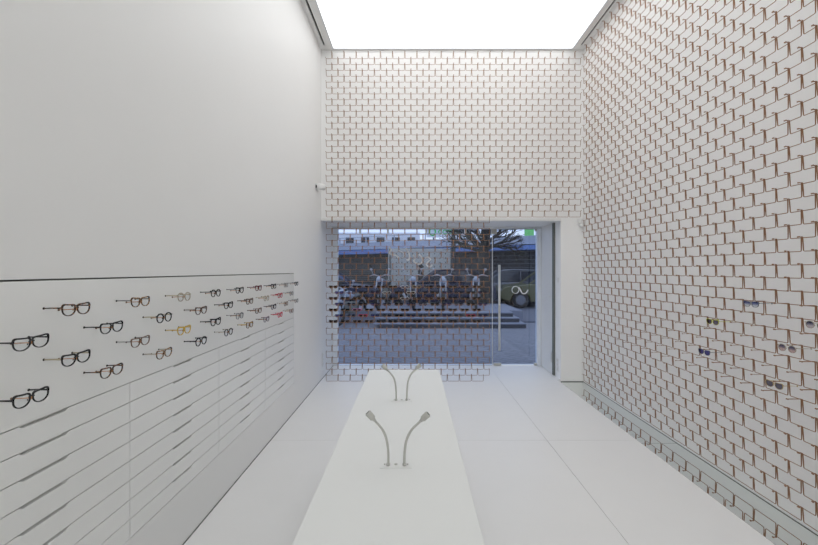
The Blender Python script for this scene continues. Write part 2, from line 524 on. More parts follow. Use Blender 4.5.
# left display: 19 columns, alternate rows
S = dict(bk='black', to='tortoise', lt='light_tortoise', cl='frame_clear', be='frame_beige', ye='frame_yellow', re='frame_red', dr='frame_darkred',
         cr='frame_crimson', gr='frame_grey', br='frame_brown', na='frame_navy', me='frame_metal', go='frame_gold', pu='frame_purple')
word = dict(bk='black', to='dark tortoiseshell', lt='light tortoiseshell', cl='clear pale', be='beige', ye='honey yellow', re='red', dr='dark red', cr='bright crimson',
            gr='grey', br='brown', na='navy black', me='thin dark metal', go='gold', pu='grey purple')
LAY = {
 # column: (upper frame, upper temple, shape, th), (lower ...)
 -1: (('bk', 'bk', 'square', .0030), ('bk', 'bk', 'cat', .0030)),
 0: (('bk', 'bk', 'square', .0026), ('bk', 'bk', 'panto', .0030)),
 1: (('to', 'to', 'panto', .0027), ('bk', 'be', 'square', .0030)),
 2: (('bk', 'bk', 'panto', .0027), ('to', 'to', 'panto', .0026)),
 3: (('lt', 'gr', 'panto', .0028), ('br', 'gr', 'square', .0022)),
 4: (('bk', 'be', 'round', .0030), ('lt', 'cl', 'panto', .0028)),
 5: (('cl', 'be', 'round', .0030), ('ye', 'ye', 'panto', .0028)),
 6: (('to', 'to', 'panto', .0028), ('bk', 'bk', 'round', .0034)),
 7: (('bk', 'bk', 'round', .0028), ('bk', 'bk', 'cat', .0036)),
 8: (('bk', 'bk', 'square', .0030), ('bk', 'cl', 'round', .0026)),
 9: (('bk', 'gr', 'square', .0030), ('me', 'gr', 'round', .0022)),
 10: (('to', 'to', 'panto', .0032), ('lt', 'ye', 'panto', .0030)),
 11: (('dr', 'dr', 'square', .0030), ('to', 'br', 'square', .0030)),
 12: (('cl', 'be', 'round', .0026), ('pu', 'br', 'square', .0030)),
 13: (('bk', 'bk', 'square', .0032), ('na', 'na', 'square', .0032)),
 14: (('re', 're', 'square', .0034), ('cr', 'cr', 'square', .0034)),
 15: (('gr', 'gr', 'round', .0026), ('br', 'cl', 'round', .0022)),
 16: (('gr', 'gr', 'round', .0024), ('br', 'be', 'square', .0026)),
 17: (('bk', 'bk', 'square', .0026), ('gr', 'gr', 'square', .0026)),
}
shw = dict(round='round', panto='soft rounded', square='squarish', cat='upswept')
rowname = {(1, 0): 'top row', (0, 0): 'second row', (1, 1): 'third row', (0, 1): 'bottom row'}
PEGP = []
for j in sorted(LAY):
    yc = 1.396 + 0.1644 * (j - 1)
    for r in range(2):
        f, tmp, shp, th = LAY[j][r]
        v = (0.1345, 0.3095)[r] if j % 2 else (0.2235, 0.3965)[r]
        zc = EYE - v - 0.004
        t = eyewear(shp, S[f], S[tmp], 'clear_lens', th * 1.12)
        t.location = (XL + 0.0635, yc, zc - 0.0005); t.rotation_euler = (0, 0, PI / 2)
        rn = rowname[(j % 2, r)]; num = (j + 1) // 2 if j % 2 else j // 2
        num = min(num, 14)
        d = ('%s %s eyeglasses' % (word[f], shw[shp])) + ('' if tmp == f else ', %s temples' % word[tmp].split()[-1])
        where = '%s from the left, %s on left wall' % (ordn[num], rn)
        tag(t, d + ', ' + where, 'glasses', 'eyeglasses on the left display panel')
        p = empty('display_peg', (XL, yc, zc - 0.002))
        if not PEGP:
            a = MB().tube([(0, 0, 0), (0.064, 0, 0.003)], 0.0016, 6).build('peg_rod', 'peg_copper', p, True)
            b = MB().ball((0.001, 0, 0), 0.0042, 8, 5).build('wall_stud', 'frame_brown', p, True)
            c = MB().ball((0.060, 0, 0.003), 0.0050, 8, 5, 1, 1, 1.3).build('nose_rest', 'peg_copper', p, True)
            PEGP = [a, b, c]
        else:
            for q in PEGP:
                cc = q.copy(); COL.objects.link(cc); cc.parent = p
        tag(p, 'copper peg holding the %s eyeglasses from the left in the %s' % (ordn[num], rn), 'display peg', 'display pegs on the left panel')

# sunglasses outside on the window curtain: rows of hooks 39..45, one pair on every prong
styles = [('panto', 'matt_black', 'dark_lens'), ('square', 'black', 'dark_lens'), ('round', 'black', 'smoke_lens'), ('cat', 'tortoise', 'brown_lens'),
          ('panto', 'black', 'blue_lens'), ('panto', 'light_tortoise', 'brown_lens')]
sw = {'dark_lens': 'black lenses', 'smoke_lens': 'smoky lenses', 'brown_lens': 'brown lenses', 'blue_lens': 'dark blue lenses', 'clear_lens': 'clear lenses'}
fw = {'matt_black': 'matt black', 'black': 'glossy black', 'tortoise': 'dark tortoiseshell', 'light_tortoise': 'amber tortoiseshell', 'frame_white': 'white', 'frame_pink': 'pink',
      'frame_crimson': 'red', 'frame_gold': 'gold'}
special = {(40, 10): ('round', 'frame_white', 'clear_lens'), (39, 13): ('round', 'frame_white', 'clear_lens'), (43, 5): ('square', 'frame_pink', 'smoke_lens'),
           (44, 6): ('square', 'frame_crimson', 'brown_lens'), (41, 13): ('round', 'frame_white', 'smoke_lens'), (44, 24): ('square', 'frame_crimson', 'brown_lens'),
           (39, 15): ('panto', 'frame_gold', 'smoke_lens'), (40, 14): ('square', 'frame_white', 'smoke_lens')}
for k in range(39, 46):
    i = 1 if k % 2 else 2
    c = 0
    while i <= 26:
        shp, fm, ln = special.get((k, i), styles[(i * 5 + k * 3 + (i * k) % 4) % len(styles)])
        t = eyewear(shp, fm, fm, ln, 0.0028, 0.085, 'sunglasses', fm)
        t.location = (IX(i), YC + 0.092, ZK(k) + 0.000); t.rotation_euler = (0, 0, PI)
        tag(t, '%s sunglasses, %s, %s from left in %s row down on window curtain' % (fw[fm], sw[ln], ordn[c], ordn[k - 39]), 'sunglasses', 'sunglasses on the window curtain')
        i += 2; c += 1

# six pairs on the right wall curtain
def on_right(px, py, shp, fm, ln, label, th=0.0018):
    X = XC - 0.090
    u = px - 413.2; yy = F * X / u; zz = EYE - (py - 270.3) * yy / F
    # snap to the nearest prong
    best = None
    for k in range(ROWS):
        z = EYE - 1.467 + (ROWS - 1 - k) * H + H
        par = (ROWS - 1 - k) % 2
        for n in range(-7, 18):
            y = 2.458 + W * n + (W / 2 if par else 0)
            d = (y - yy) ** 2 + (z - zz) ** 2
            if best is None or d < best[0]: best = (d, y, z)
    t = eyewear(shp, fm, fm, ln, th, 0.085, 'sunglasses', fm)
    t.location = (X, best[1], best[2] - 0.015); t.rotation_euler = (0, 0, -PI / 2)
    tag(t, label, 'sunglasses', 'sunglasses on the right wall curtain')
on_right(752.7, 304.5, 'cat', 'frame_metal', 'blue_fade', 'sunglasses with blue lenses fading to clear, highest pair on the right wall curtain')
on_right(714, 322, 'square', 'frame_lime', 'smoke_lens', 'yellow-green framed sunglasses with dark lenses on the right wall curtain')
on_right(812.5, 324, 'round', 'frame_clear', 'grey_fade', 'round sunglasses with grey-pink fading lenses at the right edge of the wire curtain')
on_right(706, 351.5, 'panto', 'frame_metal', 'blue_lens', 'thin framed sunglasses with violet-blue lenses, leftmost low pair on the right wall curtain')
on_right(787, 347.5, 'round', 'frame_clear', 'pink_fade', 'round clear-framed sunglasses with lenses fading from black to pink')
on_right(774, 383.5, 'panto', 'frame_gold', 'smoke_lens', 'gold-rimmed sunglasses with grey lenses, lowest pair on the right wall curtain', 0.0016)

# ------------------------------------------------------------------ table and gooseneck lamps
TZ = 0.75
TX0, TX1, TY1 = -0.332, 0.197, 2.97
tb = empty('display_counter', ((TX0 + TX1) / 2, 1.6, 0))
hw = (TX1 - TX0) / 2
MB().box(-hw, hw, -0.9, TY1 - 1.6, TZ - 0.03, TZ).build('counter_top', 'table_white', tb, bevel=0.003)
MB().box(-hw + 0.004, hw - 0.004, -0.896, TY1 - 1.604, 0.06, TZ - 0.034).build('counter_body', 'table_white', tb)
MB().box(-hw + 0.03, hw - 0.03, -0.87, TY1 - 1.63, 0, 0.06).build('plinth', 'grey_gap', tb)
tag(tb, 'long narrow plain white counter running down the middle of the shop', 'counter')

def lampset(yc, heads, label, lab2):
    cx = -0.0665
    pl = empty('lamp_base', (cx, yc, TZ))
    MB().box(-0.061, 0.061, -0.020, 0.020, 0, 0.0014).build('base_plate', 'table_white', pl, bevel=0.0006)
    for dx in (-0.043, 0.0, 0.045): MB().tube([(dx, 0.008, 0.002), (dx, 0.008, 0.0045)], 0.0035 if dx else 0.006, 10).build('button', 'lamp_metal', pl)
    for s, pts in zip((-1, 1), heads):
        P = bez([(x - cx, 0.002 + 0.01 * (i / len(pts)), z) for i, (x, z) in enumerate(pts)], 6)
        st = MB().tube(P, 0.0048, 10)
        st.build('gooseneck', 'lamp_metal', pl, True)
        d = (P[-1] - P[-3]).normalized(); e = P[-1]
        MB().tube([(P[0].x, P[0].y, 0.002), (P[0].x, P[0].y, 0.009)], 0.0075, 12).build('collar', 'lamp_metal', pl, True)
        hd = MB().tube([e - d * 0.004, e + d * 0.004, e + d * 0.010, e + d * 0.036, e + d * 0.038], [0.0055, 0.007, 0.0118, 0.0128, 0.0120], 16).build('lamp_head', 'lamp_metal', pl, True)
        MB().tube([e + d * 0.0375, e + d * 0.0395], 0.009, 14).build('lamp_lens', 'grey_gap', hd)
        sp = MB(); 
    tag(pl, label, 'lamp', 'gooseneck lamps on the counter')
    return pl
lampset(1.507, [[(-0.0956, 0.002), (-0.096, 0.05), (-0.102, 0.095), (-0.118, 0.135), (-0.150, 0.172)],
                [(-0.034, 0.002), (-0.033, 0.05), (-0.026, 0.095), (-0.006, 0.135), (0.030, 0.170)]],
        'pair of pale grey gooseneck lamps on one plate, nearer the camera on the white counter', '')
lampset(2.26, [[(-0.098, 0.002), (-0.099, 0.06), (-0.106, 0.11), (-0.122, 0.145), (-0.150, 0.175)],
               [(-0.038, 0.002), (-0.035, 0.06), (-0.029, 0.11), (-0.012, 0.150), (0.014, 0.178)]],
        'pair of pale gooseneck lamps at the far end of the white counter near the window', '')

# ------------------------------------------------------------------ shop window and door
MP = YG / F
def gx(px): return (px - 413.2) * MP
def gz(py): return EYE - (py - 270.3) * MP
win = struct(empty('window_1', (0, YG, 0)))
GX0, GX1, DX0, DX1 = -1.186, 1.243, 1.249, 1.942
ZH = EYE + 0.655
MB().box(GX0, GX1, -0.005, 0.005, 0.004, ZH).build('glass_pane', 'pane', win)
MB().box(XL, GX0, -0.03, 0.05, 0, ZS).build('window_frame', 'post_white', win)
MB().box(XL, XV, -0.07, 0.05, ZH - 0.005, ZS).build('window_frame', 'aluminium', win)
MB().box(XL, GX1, -0.02, 0.02, -0.01, 0.005).build('window_sill', 'aluminium', win)
MB().box(DX1 + 0.003, XV, -0.05, 0.05, 0, ZH).build('window_frame', 'post_white', win)
for px in (360.4, 388, 426, 465):
    MB().box(gx(px) - 0.012, gx(px) + 0.012, -0.080, 0.018, gz(233.5), gz(228.6)).build('glass_clamp', 'steel', win, bevel=0.003)
# white lettering stuck on the glass, as it reads from inside
def ribbon(mb, pts, wdt, y=-0.008):
    P = bez([(x, y, z) for x, z in pts], 5); mb.tube(P, wdt, 4, flat=0.3)
L = MB()
def gp(cx, cy): return (gx(380 + cx / 13.63), gz(236 + cy / 13.63))
for st in ([(612, 300), (650, 286), (690, 318), (655, 355), (632, 385), (655, 415), (690, 418), (706, 388)],
           [(530, 248), (565, 285), (578, 330), (562, 370), (528, 382), (495, 372), (462, 345), (478, 300), (452, 252)],
           [(352, 165), (378, 205), (398, 250), (402, 300), (382, 332), (362, 318)],
           [(245, 160), (255, 195), (300, 215), (325, 250), (318, 285), (282, 302), (255, 290)],
           [(125, 150), (150, 185), (132, 235), (168, 252), (215, 262), (250, 290)]):
    ribbon(L, [gp(*p) for p in st], 0.017)
L.build('lettering', 'white_vinyl', win)

dr = struct(empty('door_1', (DX0, YG, 0)))
MB().box(0, DX1 - DX0, -0.005, 0.005, 0.012, ZH - 0.01).build('glass_pane', 'pane', dr)
MB().box(-0.006, 0.004, -0.008, 0.008, 0.01, ZH - 0.01).build('edge_seal', 'aluminium', dr)
h = MB(); hx_ = gx(498.6) - DX0
h.tube([(hx_, -0.055, 0.245), (hx_, -0.055, 1.585)], 0.018, 14); h.tube([(hx_, -0.055, 0.40), (hx_, 0, 0.40)], 0.009, 8); h.tube([(hx_, -0.055, 1.43), (hx_, 0, 1.43)], 0.009, 8)
h.build('door_handle', 'steel', dr, True)
for (a, b, c, d) in ((493.4, 501, 362.9, 367.6), (534, 542.3, 365.2, 367.8), (491, 496.5, 226.8, 234), (535, 542.5, 227, 231.2)):
    z0_, z1_ = max(gz(d), 0.004), gz(c)
    if z1_ - z0_ < 0.02: z1_ = z0_ + 0.035
    MB().box(gx(a) - DX0, gx(b) - DX0, -0.022, 0.022, z0_, z1_).build('patch_fitting', 'lamp_metal', dr, bevel=0.002)
lg = MB()
cxr, czr = gx(515.3) - DX0, gz(289.9); rr = 3.45 * MP
ringp = [(cxr + rr * math.cos(2 * PI * i / 28), -0.008, czr + rr * 1.02 * math.sin(2 * PI * i / 28)) for i in range(28)]
lg.tube(ringp, 0.012, 4, closed=True, flat=0.4)
wave = [(gx(490 + a / 13.63) - DX0, gz(265 + b / 13.63)) for a, b in ((388, 300), (412, 340), (435, 380), (465, 390), (495, 375), (515, 338))]
ribbon(lg, wave, 0.012)
lg.build('logo', 'white_vinyl', dr)

# joinery in the reveal beside the door
sd = empty('side_door', (XV, 5.66, 0))
MB().box(-0.018, -0.002, 0.0, 0.50, 0.006, ZH + 0.02).build('door_leaf', 'white_plastic', sd)
MB().box(-0.022, -0.001, -0.07, -0.006, 0.004, ZH + 0.02).build('dark_jamb', 'grey_gap', sd)
MB().box(-0.028, -0.018, -0.01, 0.02, 0.18, 0.32).build('hinge', 'steel', sd)
MB().tube([(-0.018, 0.09, 1.12), (-0.030, 0.09, 1.12)], 0.012, 10).build('knob', 'white_plastic', sd)
tag(sd, 'tall narrow flush white service door in the reveal right of the glass door', 'door')
sk = empty('wall_socket', (XV, 5.49, 0))
MB().box(-0.006, -0.0005, -0.03, 0.03, 0.09, 0.27).build('socket_plate', 'white_plastic', sk)
for z in (0.121, 0.184, 0.243): MB().tube([(-0.0065, 0, z), (-0.009, 0, z)], 0.018, 12).build('socket_outlet', 'steel', sk)
tag(sk, 'white plate with three round sockets low in the reveal right of the door', 'socket')
sk = empty('wall_socket', (XL, 5.46, 0))
MB().box(0.0005, 0.010, -0.035, 0.035, 0.17, 0.36).build('socket_plate', 'white_plastic', sk)
for z in (0.20, 0.265, 0.33): MB().tube([(0.010, 0, z), (0.0125, 0, z)], 0.014, 12).build('socket_outlet', 'steel', sk)
tag(sk, 'white triple socket plate low on the left wall beside the window curtain', 'socket')
sk = MB().box(XV - 0.008, XV - 0.0005, 5.44, 5.50, 1.33, 1.40).build('light_switch', 'white_plastic', bevel=0.002)
tag(sk, 'small white switch in the reveal right of the glass door', 'switch')

# security camera at the left corner and white box at the right corner
cc = empty('security_camera', (XL, 5.18, EYE + 1.09))
MB().box(0.0005, 0.02, -0.04, 0.04, -0.04, 0.04).build('mount', 'white_plastic', cc, bevel=0.004)
MB().tube([(0.02, 0, 0), (0.04, -0.02, 0)], 0.012, 10).build('bracket', 'white_plastic', cc, True)
MB().tube([(0.09, -0.02, 0.0), (0.005, -0.10, -0.005)], 0.042, 18).build('camera_body', 'white_plastic', cc, True)
MB().tube([(0.006, -0.099, -0.005), (0.000, -0.105, -0.005)], 0.022, 14).build('lens', 'matt_black', cc, True)
tag(cc, 'small white security camera with black lens high on the left wall corner', 'security camera')
cc = empty('motion_sensor', (XR, 5.33, EYE + 0.66))
MB().box(-0.085, -0.03, -0.035, 0.045, -0.03, 0.04).build('housing', 'white_plastic', cc, bevel=0.006)
MB().box(-0.03, -0.0005, -0.02, 0.03, -0.015, 0.02).build('bracket', 'white_plastic', cc)
MB().ball((-0.055, -0.02, -0.055), 0.028, 12, 8).build('dome', 'white_plastic', cc, True)
tag(cc, 'small white box sensor in the corner right of the door head', 'sensor')

# ------------------------------------------------------------------ street outside
def brick_mat(name, c1, c2, mortar, sx, bw, bh, rot=0.0, ms=0.02, rough=0.8, coord='Object', swz=False):
    m_ = bpy.data.materials.new(name); m_.use_nodes = True; n = m_.node_tree; p = n.nodes['Principled BSDF']
    p.inputs['Roughness'].default_value = rough
    t = n.nodes.new('ShaderNodeTexCoord'); mp = n.nodes.new('ShaderNodeMapping'); b = n.nodes.new('ShaderNodeTexBrick')
    mp.inputs['Rotation'].default_value = (PI / 2 if swz else 0, 0, rot)
    b.inputs['Color1'].default_value = (*c1, 1); b.inputs['Color2'].default_value = (*c2, 1); b.inputs['Mortar'].default_value = (*mortar, 1)
    b.inputs['Scale'].default_value = sx; b.inputs['Brick Width'].default_value = bw; b.inputs['Row Height'].default_value = bh; b.inputs['Mortar Size'].default_value = ms
    n.links.new(t.outputs[coord], mp.inputs['Vector']); n.links.new(mp.outputs[0], b.inputs['Vector']); n.links.new(b.outputs['Color'], p.inputs['Base Color'])
    MATS[name] = m_; return m_
brick_mat('paving', (0.21, 0.22, 0.26), (0.17, 0.18, 0.22), (0.11, 0.12, 0.14), 1.0, 0.30, 0.15, 0.7, 0.012)
brick_mat('dark_brick', (0.045, 0.045, 0.05), (0.03, 0.03, 0.035), (0.10, 0.10, 0.11), 1.0, 0.55, 0.20, 0, 0.025, swz=True)
brick_mat('louvre', (0.10, 0.10, 0.095), (0.08, 0.08, 0.075), (0.03, 0.03, 0.03), 1.0, 3.0, 0.12, 0, 0.02, swz=True)
mat('road', (0.12, 0.13, 0.17), 0.8); mat('step_stone', (0.20, 0.22, 0.28), 0.75); mat('riser_stone', (0.06, 0.065, 0.08), 0.8)
mat('hoarding', (0.44, 0.44, 0.41), 0.6); mat('awning_blue', (0.13, 0.22, 0.50), 0.6); mat('parapet', (0.36, 0.40, 0.48), 0.6)
mat('pale_render', (0.75, 0.78, 0.85), 0.7); mat('peach_render', (0.80, 0.62, 0.44), 0.7); mat('bark', (0.025, 0.022, 0.02), 0.9)
mat('green_sign', (0.22, 0.68, 0.20), 0.5); mat('green_letter', (0.03, 0.50, 0.08), 0.5); mat('blue_letter', (0.10, 0.12, 0.60), 0.5)
mat('car_olive', (0.075, 0.075, 0.02), 0.25, spec=0.6); mat('car_silver', (0.16, 0.17, 0.20), 0.25, metal=0.4); mat('car_glass', (0.03, 0.035, 0.05), 0.08)
mat('tyre', (0.012, 0.012, 0.013), 0.8); mat('bike_blue', (0.018, 0.024, 0.06), 0.3); mat('bike_white', (0.34, 0.38, 0.46), 0.3); mat('chrome', (0.45, 0.47, 0.52), 0.3, metal=0.9)
mat('skin', (0.45, 0.28, 0.2), 0.6); mat('dark_cloth', (0.012, 0.012, 0.015), 0.9); mat('denim', (0.06, 0.09, 0.18), 0.9); mat('olive_leaf', (0.06, 0.09, 0.03), 0.7)
mat('perf_dot', (0.03, 0.03, 0.035), 0.8); mat('facade_dark', (0.035, 0.04, 0.05), 0.7)

ZP = -0.0 + EYE - 1.23         # terrace level (above shop floor)
struct(MB().box(-14, 14, YG + 0.10, 11.3, -0.08, -0.008).build('pavement', 'paving'))
struct(MB().box(-30, 30, 11.3, 60, -0.15, 0.03).build('road', 'road'))
st = empty('stone_steps', (0.98, 10.2, 0))
for i in range(3):
    z0_, z1_ = -0.006 + 0.115 * i, 0.115 * (i + 1)
    ya = 0.27 * i; xe = 1.95 - 0.10 * i
    MB().box(-1.9, xe, ya + 0.01, 1.10, z0_, z1_ - 0.025).build('riser', 'riser_stone', st)
    MB().box(-2.0, xe + 0.01, ya - 0.015, 1.10, z1_ - 0.025, z1_).build('tread', 'step_stone', st)
tag(st, 'three broad stone steps rising from the pavement beyond the glass', 'steps')
struct(MB().box(-5.5, 3.15, 11.30, 13.6, 0.03, 0.345).build('terrace', 'step_stone'))

# facades
fb = empty('warehouse', (0, 22.4, 0.03), math.radians(-29.5))
MB().box(-16, -1.0, 0, 3, 0, 2.6).build('louvred_wall', 'louvre', fb)
MB().box(-1.0, 3.9, 0.2, 3, 0, 2.6).build('shaded_wall', 'facade_dark', fb)  # near-black colour stands in for deep shade below the awning
MB().box(3.9, 16, 0, 3, 0, 2.6).build('brick_wall', 'dark_brick', fb)
MB().box(-16, 16, -0.8, 3, 2.44, 2.66).build('awning', 'awning_blue', fb)
MB().box(-16, 16, -0.5, 3, 2.72, 3.12).build('parapet', 'parapet', fb)
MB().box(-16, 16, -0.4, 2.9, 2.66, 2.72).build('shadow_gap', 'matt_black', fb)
q = MB()
for i in range(16): q.box(-15 + i * 2, -14.95 + i * 2, -0.5, -0.44, 3.12, 3.48)
q.box(-16, 16, -0.5, -0.46, 3.44, 3.48)
q.build('roof_railing', 'parapet', fb)
tag(fb, 'long low dark building with blue awning across the street', 'building')
lp = empty('street_pole', (1.78, 17.4, 0.03))
MB().tube([(0, 0, 0), (0, 0, 5.2)], [0.11, 0.08], 12).build('pole', 'facade_dark', lp, True)
MB().tube([(0, 0, 0), (0, 0, 0.25)], 0.17, 12).build('pole_base', 'grey_gap', lp)
tag(lp, 'dark pole standing at the right end of the grey hoarding', 'pole')
fp = empty('apartment_block', (2, 41, 0.03))
MB().box(-14, -1.3, 0, 4, 0, 5.4).build('pale_wall', 'pale_render', fp)
MB().box(-1.3, 5.5, -0.1, 4, 0, 4.7).build('peach_wall', 'peach_render', fp)
for i in range(5): MB().box(-9 + i * 1.6, -8.2 + i * 1.6, -0.15, 0, 3.9, 4.9).build('window', 'car_glass', fp)
tag(fp, 'pale distant building with peach wall behind the street roofs', 'building')
ho = empty('hoarding', (0.34, 18, 0.03))
MB().box(-1.49, 1.49, 0, 0.06, 0.1, 2.47).build('panel', 'hoarding', ho)
q = MB()
for i in range(12):
    for j in range(9): q.box(-1.38 + i * 0.25, -1.345 + i * 0.25, -0.01, 0.0, 0.6 + j * 0.2, 0.66 + j * 0.2)
q.build('perforation', 'perf_dot', ho)
for x in (-1.4, 1.4): MB().box(x - 0.04, x + 0.04, -0.02, 0.1, 0, 2.47).build('post', 'grey_gap', ho)
tag(ho, 'large grey perforated hoarding panel standing across the street', 'hoarding')

def text_obj(name, s, size, m_, parent, loc, ext=0.01):
    cu = bpy.data.curves.new(name, 'FONT'); cu.body = s; cu.size = size; cu.extrude = ext
    me0 = bpy.data.objects.new(name, cu); COL.objects.link(me0)
    dg = bpy.context.evaluated_depsgraph_get(); me = bpy.data.meshes.new_from_object(me0.evaluated_get(dg))
    bpy.data.objects.remove(me0)
    o_ = bpy.data.objects.new(name, me); COL.objects.link(o_); me.materials.clear(); me.materials.append(MATS[m_])
    o_.rotation_euler = (PI / 2, 0, 0); o_.location = loc; o_.parent = parent; return o_
s1 = empty('shop_sign', (1.25, 28, EYE + 2.45))
MB().box(-0.3, 3.1, 0.02, 0.08, -0.1, 0.85).build('board', 'pale_render', s1)
MB().ring([(0.12 + 0.16 * math.cos(i * PI / 12), 0.3 + 0.20 * math.sin(i * PI / 12)) for i in range(24)],
          [(0.12 + 0.26 * math.cos(i * PI / 12), 0.3 + 0.30 * math.sin(i * PI / 12)) for i in range(24)], -0.02, 0.02).build('ring_mark', 'green_letter', s1)
text_obj('letters', 'cosy', 0.72, 'green_letter', s1, (0.5, 0.01, 0.12), 0.02)
tag(s1, 'white roof sign with round mark and green lower-case letters', 'sign')
for x in (0.2, 2.6): MB().box(x - 0.05, x + 0.05, 0.08, 0.14, -3.9, 0.6).build('sign_post', 'grey_gap', s1)
s2 = empty('green_signboard', (6.95, 23.5, 0.03))
MB().box(-0.28, 0.28, 0, 0.1, 3.45, 4.05).build('board', 'green_sign', s2, bevel=0.02)
MB().box(-0.04, 0.04, 0.1, 0.16, 0, 3.9).build('post', 'grey_gap', s2)
tag(s2, 'plain green signboard above the roofs behind the glass door', 'sign')

# tree with bare dark branches
def tree(x, y):
    t = empty('street_tree', (x, y, 0.03)); rnd = random.Random(5)
    tr = MB(); tr.tube(bez([(0, 0, 0), (0.03, 0, 0.9), (-0.05, 0, 1.8), (0.02, 0, 2.6), (0.1, 0.1, 3.6)], 5), [0.24 - 0.006 * i for i in range(21)], 10)
    tr.build('trunk', 'bark', t, True)
    br = MB(); lf = MB()
    def grow(p, d, l, r, dep):
        pts = [Vector(p)]; dd = Vector(d)
        for i in range(5):
            dd = (dd + Vector((rnd.uniform(-.22, .22), rnd.uniform(-.2, .2), rnd.uniform(-.12, .16)))).normalized(); pts.append(pts[-1] + dd * l / 5)
        br.tube(pts, [r * (1 - 0.13 * i) for i in range(6)], 6)
        if dep < 3:
            for k in range(4):
                q_ = pts[2 + k % 4]; nd = (dd + Vector((rnd.uniform(-.9, .9), rnd.uniform(-.9, .9), rnd.uniform(-.5, .6)))).normalized()
                grow(q_, nd, l * 0.62, r * 0.5, dep + 1)
        else:
            for k in range(2):
                c = pts[-1 - k]; a = rnd.uniform(0, 6.28); v1 = Vector((math.cos(a), math.sin(a), rnd.uniform(-.5, .5))) * 0.045; v2 = v1.cross(Vector((0.3, 0.2, 1))).normalized() * 0.022
                lf.add([c - v1, c + v2, c + v1, c - v2], [(0, 1, 2, 3)])
    for a, e_, z in ((2.9, 0.65, 2.15), (3.3, 0.9, 2.2), (-0.1, 0.50, 2.2), (0.3, 0.85, 2.3), (1.6, 0.7, 2.3), (4.6, 0.7, 2.2), (2.6, 0.2, 2.3), (0.2, 0.1, 2.35), (3.1, 0.1, 2.15)):
        grow((0, 0, z), (math.cos(a), math.sin(a) * 0.7, e_), 0.85, 0.085, 0)
    br.build('branches', 'bark', t, True); o_ = lf.build('leaves', 'olive_leaf', t, fix=False); o_['kind'] = 'stuff'
    tag(t, 'dark street tree with spreading bare branches seen through the top of the glass', 'tree')
tree(2.55, 14.0)

# cars
def wheel(mb_t, mb_r, x, y, r, wd):
    mb_t.tube([(x, y - wd / 2, r), (x, y + wd / 2, r)], r, 24); mb_r.tube([(x, y - wd / 2 - 0.01, r), (x, y + wd / 2 + 0.01, r)], r * 0.6, 16)
def car(x, y, rz, body, label, name='parked_car'):
    t = empty(name, (x, y, 0.03), rz)
    prof = [(-2.1, 0.35), (-2.15, 0.62), (-1.95, 0.82), (-1.0, 0.93), (1.55, 0.98), (2.05, 0.88), (2.1, 0.4), (1.75, 0.24), (1.65, 0.45), (1.5, 0.58), (1.2, 0.58), (1.02, 0.45), (0.95, 0.24),
            (-0.95, 0.24), (-1.02, 0.45), (-1.2, 0.58), (-1.5, 0.58), (-1.65, 0.45), (-1.75, 0.24)]
    MB().prism(prof, -0.85, 0.85, 'y').build('body', body, t, bevel=0.05)
    MB().box(-1.9, 1.95, -0.62, 0.62, 0.20, 0.75).build('underbody', 'matt_black', t)
    roof = [(-0.95, 0.92), (-0.25, 1.42), (0.2, 1.47), (1.3, 1.44), (1.85, 0.97)]
    MB().prism([(a, b) for a, b in roof], -0.70, 0.70, 'y').build('cabin_glass', 'car_glass', t, bevel=0.04)
    rf = MB()
    for s in (-0.70, 0.70): rf.tube([(-0.97, s, 0.92), (-0.25, s * 0.98, 1.44), (0.2, s * .98, 1.49), (1.3, s * .98, 1.46), (1.87, s, 0.97)], 0.035, 6)
    rf.box(-0.22, 1.3, -0.68, 0.68, 1.44, 1.49); rf.tube([(0.55, -0.72, 0.95), (0.55, -0.70, 1.46)], 0.03, 6); rf.tube([(0.55, 0.72, 0.95), (0.55, 0.70, 1.46)], 0.03, 6)
    rf.build('roof', body, t, bevel=0.0)
    for wx in (-1.35, 1.35):
        for wy in (-0.78, 0.78):
            a = MB(); b = MB(); wheel(a, b, wx, wy, 0.32, 0.2)
            w_ = a.build('wheel', 'tyre', t); b.build('rim', 'car_silver', w_)
    for s in (-0.6, 0.6): MB().box(-2.14, -2.02, s - 0.15, s + 0.15, 0.62, 0.74).build('headlight', 'bike_white', t, bevel=0.02)
    tag(t, label, 'car'); return t
car(5.5, 16.05, 0, 'car_olive', 'olive-yellow parked car facing left, seen through the glass door')
car(4.15, 17.9, 0, 'car_silver', 'silver parked car behind the olive-yellow car')
car(-3.4, 15.6, PI, 'bike_blue', 'dark blue parked car at the left behind the motorcycles')
car(1.12, 15.9, 0, 'bike_blue', 'dark blue parked car in front of the grey hoarding')

